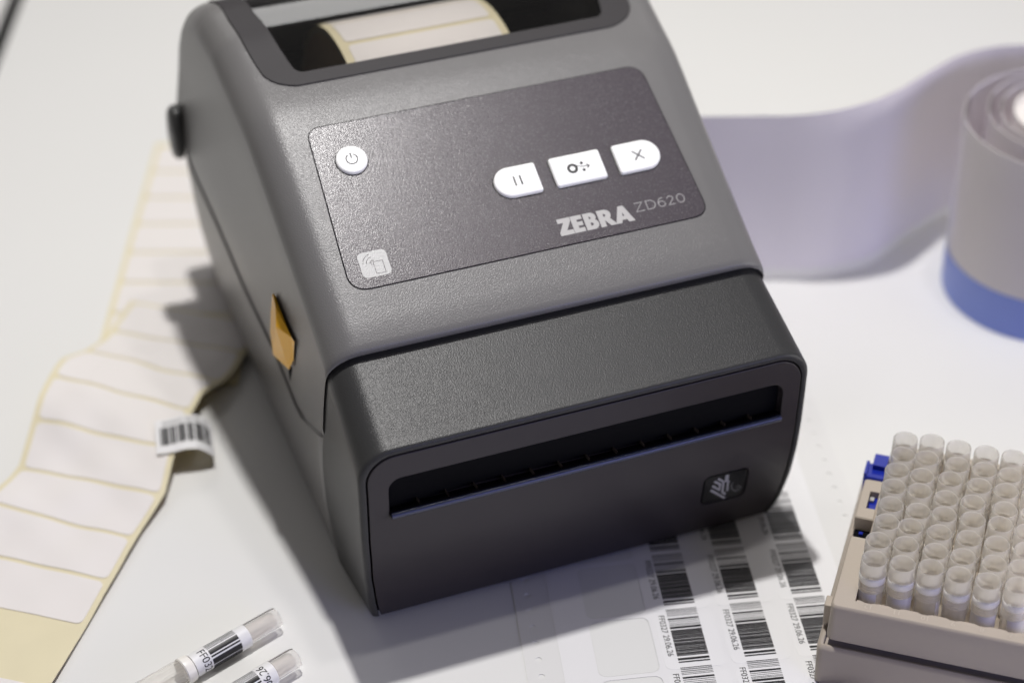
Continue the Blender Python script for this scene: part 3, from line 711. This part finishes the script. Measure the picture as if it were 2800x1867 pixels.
# ================================================================== VIALS LYING BOTTOM LEFT
def vial(axis0, axis1, r, lab, txt, seed, spin, lab_range, flip):
    A = Vector(axis0); B = Vector(axis1); d = (B-A).normalized(); side = d.cross(Vector((0, 0, 1))).normalized(); u_ = side.cross(d)
    o = empty('sample_vial', (A+B)/2-Vector((0, 0, r))); tag(o, lab, 'vial')
    def vm(l, a, rr): return A+d*l+(side*math.cos(a)+u_*math.sin(a))*rr
    NB = 28
    def rings(prof, m=0, name='', mt=None, caps=(0, 0)):
        mb = MB(); mb.loft([[vm(l, math.tau*k/NB, rr) for k in range(NB)] for l, rr in prof], cap0=caps[0], cap1=caps[1]); return mb.build(name, mt, o)
    rings([(.1, .3), (0, r*.78), (.6, r*.95), (2, r), (20, r), (42, r), (43, r*.95)], name='body', mt=T['vial'])
    rings([(3, .2), (2.2, r*.7), (3.5, r*.86), (17, r*.86), (38, r*.86)], name='sample', mt=T['jelly'])
    rings([(39, r*1.0), (39.2, r*1.16), (41, r*1.22), (42.6, r*1.22), (43, r*1.12)], name='ring', mt=T['ring'])
    mb = MB(); lp = []
    for l, rr in ((43, r*1.1), (44, r*1.18), (60, r*1.18), (61, r*1.05)):
        lp.append([vm(l, math.tau*k/56, rr*(1-.035*(k % 2))) for k in range(56)])
    mb.loft(lp, cap1=True); mb.build('cap', T['cap'], o)
    l0, l1 = lab_range; mb = MB(); n = 40; a0, a1 = math.radians(spin-165), math.radians(spin+165)
    mb.loft([[vm(l, lerp(a0, a1, k/n), r+.14) for k in range(n+1)] for l in (l0, l1)], closed=False); lo = mb.build('label', T['white'], o)
    mb = MB(); ac = math.radians(spin); D2R = math.pi/180
    L0, L1 = (l0+6.9, l0+18.9) if flip else (l0+4.6, l0+17.3)
    for a, b in bars(seed, ((.24, .37), (.41, .45), (.50, .66))):
        q0, q1 = lerp(62, 238, a)*D2R, lerp(62, 238, b)*D2R
        nn = max(1, int((q1-q0)/.1))
        for k in range(nn):
            qa, qb = lerp(q0, q1, k/nn), lerp(q0, q1, (k+1)/nn)
            mb.add([vm(L0, qa, r+.22), vm(L1, qa, r+.22), vm(L1, qb, r+.22), vm(L0, qb, r+.22)], [(0, 1, 2, 3)])
    th_ = 3.1
    if not flip: put_text(mb, txt, lambda x, y, h: vm(L1+.7+th_*(1-y), 78*D2R+x*th_*.86/r, r+.22), 0, 0)
    else: put_text(mb, txt, lambda x, y, h: vm(L0-.7-th_*(1-y), (72*D2R+text2d(txt)[2]*th_*.86/r)-x*th_*.86/r, r+.22), 0, 0)
    mb.build('barcode', T['print'], lo); return o
T['jelly'] = clear('vial_contents', (.92, .90, .88), .36, .3, (.80, .77, .74), 1.2)
vial((-116.6, 24.6, 4.55), (-152, 11.2, 4.55), 4.4, 'clear sample vial lying on the table with its barcode label reading FF032', 'FF0327', 21, 145, (14.5, 38.6), False)
vial((-115.6, 1.6, 4.55), (-151, -12.4, 4.55), 4.4, 'clear sample vial lying nearest the bottom edge, its label ending in 06.26', '29.06.26', 33, 145, (11.2, 36), True)
# ================================================================== THE TUBE RACK
RA = math.radians(-38.18526); RKC, RKS = math.cos(RA), math.sin(RA); RO = Vector((78.99, -71.74, 0))
def km(x, y, z): return Vector((RO.x+x*RKC-y*RKS, RO.y+x*RKS+y*RKC, z))
rack = empty('tube_rack', km(50, 35, 0), RA); tag(rack, 'beige tube rack box standing in the bottom right corner', 'tube rack')
NX = 12; X1 = 9*10+32; YB = 83
mb = MB()
# upper shell: rounded loops, hole with scalloped edge
upo = rrect(-12.4, -13.2, 122.4, 83, 2.6, 5)
scal = []
for i in range(NX):
    for a in range(200, 341, 20):
        scal.append((i*10+5.15*math.cos(math.radians(a)), -3.2+5.15*math.sin(math.radians(a))))
scal2 = []
for i in range(NX-1, -1, -1):
    for a in range(20, 161, 20): scal2.append((i*10+5.15*math.cos(math.radians(a)), 73.2+5.15*math.sin(math.radians(a))))
hole = [(-4.9, -8.2), (-3.9, -8.4)]+[(x, min(y, -7.6)) for x, y in scal][1:-1]+[(113.9, -8.4), (114.9, -8.2), (114.9, 78.4), (-4.9, 78.4)]
cut = [(-12.4, 26), (-12.4, 84), (-5.1, 84), (-5.1, 26)]
upo = rquad([(-12.4, -13.2), (122.4, -13.2), (122.4, 83), (-5.6, 83), (-5.6, 26), (-12.4, 26)], [2.6, 2.6, 2.6, .5, .3, .3], 5)
hole = [(p[0] if p[0] > -4.5 else -4.5, p[1]) for p in hole]
loops = [[km(x, y, z) for x, y in inset(upo, i)] for i, z in ((-.5, 21.5), (-.15, 30), (0, 36.0), (.25, 36.8), (.8, 37.2))]
mb.loft(loops); V, F = cdt(inset(upo, .8), [hole]); mb.add([km(x, y, 37.2) for x, y in V], F)
mb.loft([[km(x, y, z) for x, y in hole] for z in (37.2, 26)], m=1)
mb.add([km(-4.5, -9, 27), km(115, -9, 27), km(115, 79, 27), km(-4.5, 79, 27)], [(0, 1, 2, 3)], 1)
mb.build('upper_box', [T['rack'], T['rackin']], rack, auto=40)
mb = MB(); lo_ = rquad([(-15.6, -16.2), (125, -16.2), (125, 86), (-15.6, 86)], 3, 5)
mb.loft([[km(x, y, z) for x, y in inset(lo_, i)] for i, z in ((.8, .05), (.2, 2), (0, 17.5), (.4, 18.6), (1.3, 19.2), (2.2, 19.0), (2.4, 17))], cap0=True)
V, F = cdt(inset(lo_, 2.4)); mb.add([km(x, y, 17) for x, y in V], F, 0)
mb.build('lower_box', [T['rack']], rack, auto=40)
mb = MB(); mb.box((-14.1, -3.2, 25.6), (2.6, 5.4, 9), fm=km); mb.box((-14.4, -3.2, 19.5), (1.6, 3.2, 6), fm=km)
o = mb.build('side_tab', T['rack'], rack, smooth=False); b_ = o.modifiers.new('bevel', 'BEVEL'); b_.width = .4*S; b_.segments = 2
# side column with slot, dark opening and blue clip
mb = MB(); pc = rquad([(-12.5, 36.6), (-5.4, 36.6), (-5.4, 59.6), (-12.5, 59.6)], [.5, .3, .3, 1.6], 5)
wn = [(-9.3, 42.6), (-5.9, 42.6), (-5.9, 52.6), (-9.3, 52.6)]
mb.loft([[km(x, y, z) for x, y in inset(pc, i)] for i, z in ((0, 19), (0, 36.6), (.5, 37.0))]); V, F = cdt(inset(pc, .5), [wn]); mb.add([km(x, y, 37.0) for x, y in V], F)
mb.loft([[km(x, y, z) for x, y in wn] for z in (37, 33)]); mb.build('side_post', T['rack'], rack, auto=40)
mb = MB(); mb.box((-7.6, 47.6, 32.6), (4.4, 10.4, 3.0), fm=km); mb.box((-8.2, 50.6, 34.6), (1.6, 2.0, 1.0), fm=km, m=1); mb.build('slot_insert', [T['bluep'], T['silver']], rack, smooth=False)
mb = MB(); mb.box((-8.6, 31.2, 24), (6.6, 10.4, 14), fm=km); mb.build('side_opening', T['black'], rack, smooth=False)
mb = MB(); mb.box((-9.3, 33.8, 31.5), (1.4, 1.4, 1.0), fm=km)
pcl = rquad([(-13.4, 60.2), (-5.2, 60.2), (-5.2, 69.2), (-13.4, 69.2)], [.5, .3, .3, 1.6], 4)
mb.loft([[km(x, y, z) for x, y in inset(pcl, i)] for i, z in ((0, 22), (0, 36.6), (.5, 37.2))]); V, F = cdt(inset(pcl, .5)); mb.add([km(x, y, 37.2) for x, y in V], F)
mb.box((-8.2, 69.0, 34), (5.4, 7, 10.5), fm=km); mb.box((-12.9, 65, 39.0-4), (1.2, 8, 6), fm=km)
o = mb.build('blue_clip', T['bluep'], rack, auto=40)
for i in range(6):      # embossed column numbers, read from the far side
    mb = MB(); put_text(mb, str(12-i), lambda x, y, h: km(i*10+2.1-x*2.2, -8.9-y*2.1, h) if 12-i > 9 else km(i*10+1.0-x*2.2, -8.9-y*2.1, h), 37.28)
    o = mb.build('embossed_number', T['emb'] if 'emb' in T else T.setdefault('emb', mat('embossed_beige', (.56, .50, .43), .35, .5)), rack, smooth=False)
# ---- tubes
NT = 32
def ringl(r, z, n=NT, flute=0): return [Vector((r*(1-flute*(k % 2))*math.cos(math.tau*k/n), r*(1-flute*(k % 2))*math.sin(math.tau*k/n), z)) for k in range(n)]
proto = empty('sample_tube', (0, 0, 0))
mb = MB(); mb.loft([ringl(3.4, 21, cap) for cap in (NT,)]+[ringl(4.3, 22), ringl(4.45, 24), ringl(4.45, 42.0)], cap0=True)
for z in (38.6, 39.6, 40.6, 41.5): mb.loft([ringl(4.47, z-.35), ringl(4.72, z), ringl(4.47, z+.35)])
mb.build('body', T['vial'], proto, auto=30)
mb = MB(); mb.loft([ringl(4.4, 42.0), ringl(4.7, 42.2), ringl(4.95, 42.9), ringl(5.0, 43.8), ringl(4.92, 44.7), ringl(4.74, 45.2), ringl(4.3, 45.3)]); mb.build('ring', T['ring'], proto, auto=60)
mb = MB(); NC = 56
mb.loft([ringl(4.74, 45.1, NC, .03), ringl(4.70, 50.0, NC, .03), ringl(4.66, 50.4, NC), ringl(4.6, 51.4, NC), ringl(4.5, 51.6, NC), ringl(4.2, 51.45, NC), ringl(4.12, 50.6, NC), ringl(3.95, 46.0, NC, .02), ringl(3.4, 45.2, NC), ringl(.3, 45.0, NC)], cap1=True)
mb.build('cap', T['cap'], proto, auto=25)
mb = MB(); mb.loft([[Vector((4.56*math.cos(a), 4.56*math.sin(a), z)) for a in [math.radians(lerp(-20, 130, k/14)) for k in range(15)]] for z in (25, 38.6)], closed=False)
mb.build('paper_label', T['white'], proto)
rn = ['first', 'second', 'third', 'fourth', 'fifth', 'sixth', 'seventh', 'eighth']
rng = random.Random(3); first = True
for j in range(8):
    for i in range(6):
        t = proto if first else copy_tree(proto); first = False
        p = km(i*10, j*9.0*10/9, 0); t.location = p*S; t.rotation_euler = (math.radians(rng.uniform(-.9, .9)), math.radians(rng.uniform(-.9, .9)), rng.uniform(0, 6.28) if not (i == 1 and j == 0) else RA-math.radians(130))
        tag(t, 'frosted tube in the rack, %s file from its left side, %s from its front wall' % (rn[i], rn[j]), 'sample tube', 'sample tubes standing in the beige rack')
# ================================================================== TAPE ROLL STANDING ON ITS EDGE, RIGHT
Hh = 89.0
path = [(90, 190), (110, 184), (128, 176), (144, 169), (159, 163), (171, 158.5), (187, 155.5), (206, 157), (225, 165.5), (241, 173), (257, 179.5), (274, 181.5), (291, 177), (307, 165), (318, 147), (322, 125), (314, 98), (297, 76), (272+3, 66)]
C1 = (272, 112)
for k in range(1, 19): a = math.radians(-90-k*10); path.append((C1[0]+46*math.cos(a), C1[1]+46*math.sin(a)))
# now at the back of the roll: slip inwards to the wound part
a = -270; c2 = (277, 116); turns = 7
x0, y0 = path[-1]
path += [(285, 157), (298, 153)]
r_ = 42; ang = 60.0
while r_ > 27.5:
    path.append((c2[0]+r_*math.cos(math.radians(ang)), c2[1]+r_*math.sin(math.radians(ang)))); ang -= 12; r_ -= .075*12/3.0*.62
# smooth (Catmull-Rom resample)
def cat(P, per=4):
    out = []
    for i in range(len(P)-1):
        p0, p1, p2, p3 = [Vector(P[max(0, min(len(P)-1, k))]) for k in (i-1, i, i+1, i+2)]
        for q in range(per):
            t = q/per; out.append(.5*((2*p1)+(p2-p0)*t+(2*p0-5*p1+4*p2-p3)*t*t+(3*p1-p0-3*p2+p3)*t**3))
    out.append(Vector(P[-1])); return out
PP = cat(path, 3); th = .35
nrm = []
for i in range(len(PP)):
    d = (PP[min(i+1, len(PP)-1)]-PP[max(i-1, 0)]).normalized(); nrm.append(Vector((-d.y, d.x)))     # left of travel = outside (clockwise winding)
tr = empty('label_tape', (272, 112, 0)); tag(tr, 'grey tape roll standing on edge with a blue lower stripe, its end unrolled', 'tape roll')
mb = MB(); zr = [0.1, 5.5, 21.5, 88.3, 89]
def hz(i): return interp(PP[i].x if i < 60 else 999, [90, 159, 206, 260], [-3.5, -2.0, 3.5, 0]) if i < 36 else 0
def wv(i, z):
    base = PP[i]; k = z/89; lean = interp(i, [0, 10, 20, 30, 38], [0, 1.2, -1.4, 1.0, 0])
    return Vector((base.x+nrm[i].x*lean*k, base.y+nrm[i].y*lean*k, z*(1+hz(i)/89) if z > 60 else z))
for sgn, mlist in ((1, (0, 0, 0, 0)), (-1, (2, 1, 1, 1))):
    for zi in range(4):
        z0_, z1_ = zr[zi], zr[zi+1]
        row = [[wv(i, z)+Vector((nrm[i].x*sgn*th/2, nrm[i].y*sgn*th/2, 0)) for i in range(len(PP))] for z in (z0_, z1_)]
        if sgn < 0: row = row[::-1]
        mb.loft(row, closed=False, m=mlist[zi])
mb.loft([[wv(i, 89)+Vector((nrm[i].x*s_*th/2, nrm[i].y*s_*th/2, 0)) for i in range(len(PP))] for s_ in (1, -1)], closed=False)
mb.build('tape', [T['strip_out'], T['strip_in'], T['strip_low']], tr, auto=60)
mb = MB(); i0 = 42; i1 = 36*3
mb.loft([[wv(i, z)+Vector((nrm[i].x*(th/2+.12), nrm[i].y*(th/2+.12), 0)) for i in range(i0, i1)] for z in (.3, 21.5)], closed=False)
mb.build('blue_stripe', T['blue'], tr)
mb = MB(); mb.loft([[Vector((c2[0]+r*math.cos(math.tau*k/64), c2[1]+r*math.sin(math.tau*k/64), z)) for k in range(64)] for r, z in ((26.6, .2), (26.6, 88.6), (25.6, 88.6), (25.4, 86.5))], cap1=True)
mb.build('core', T['core'], tr, auto=40)
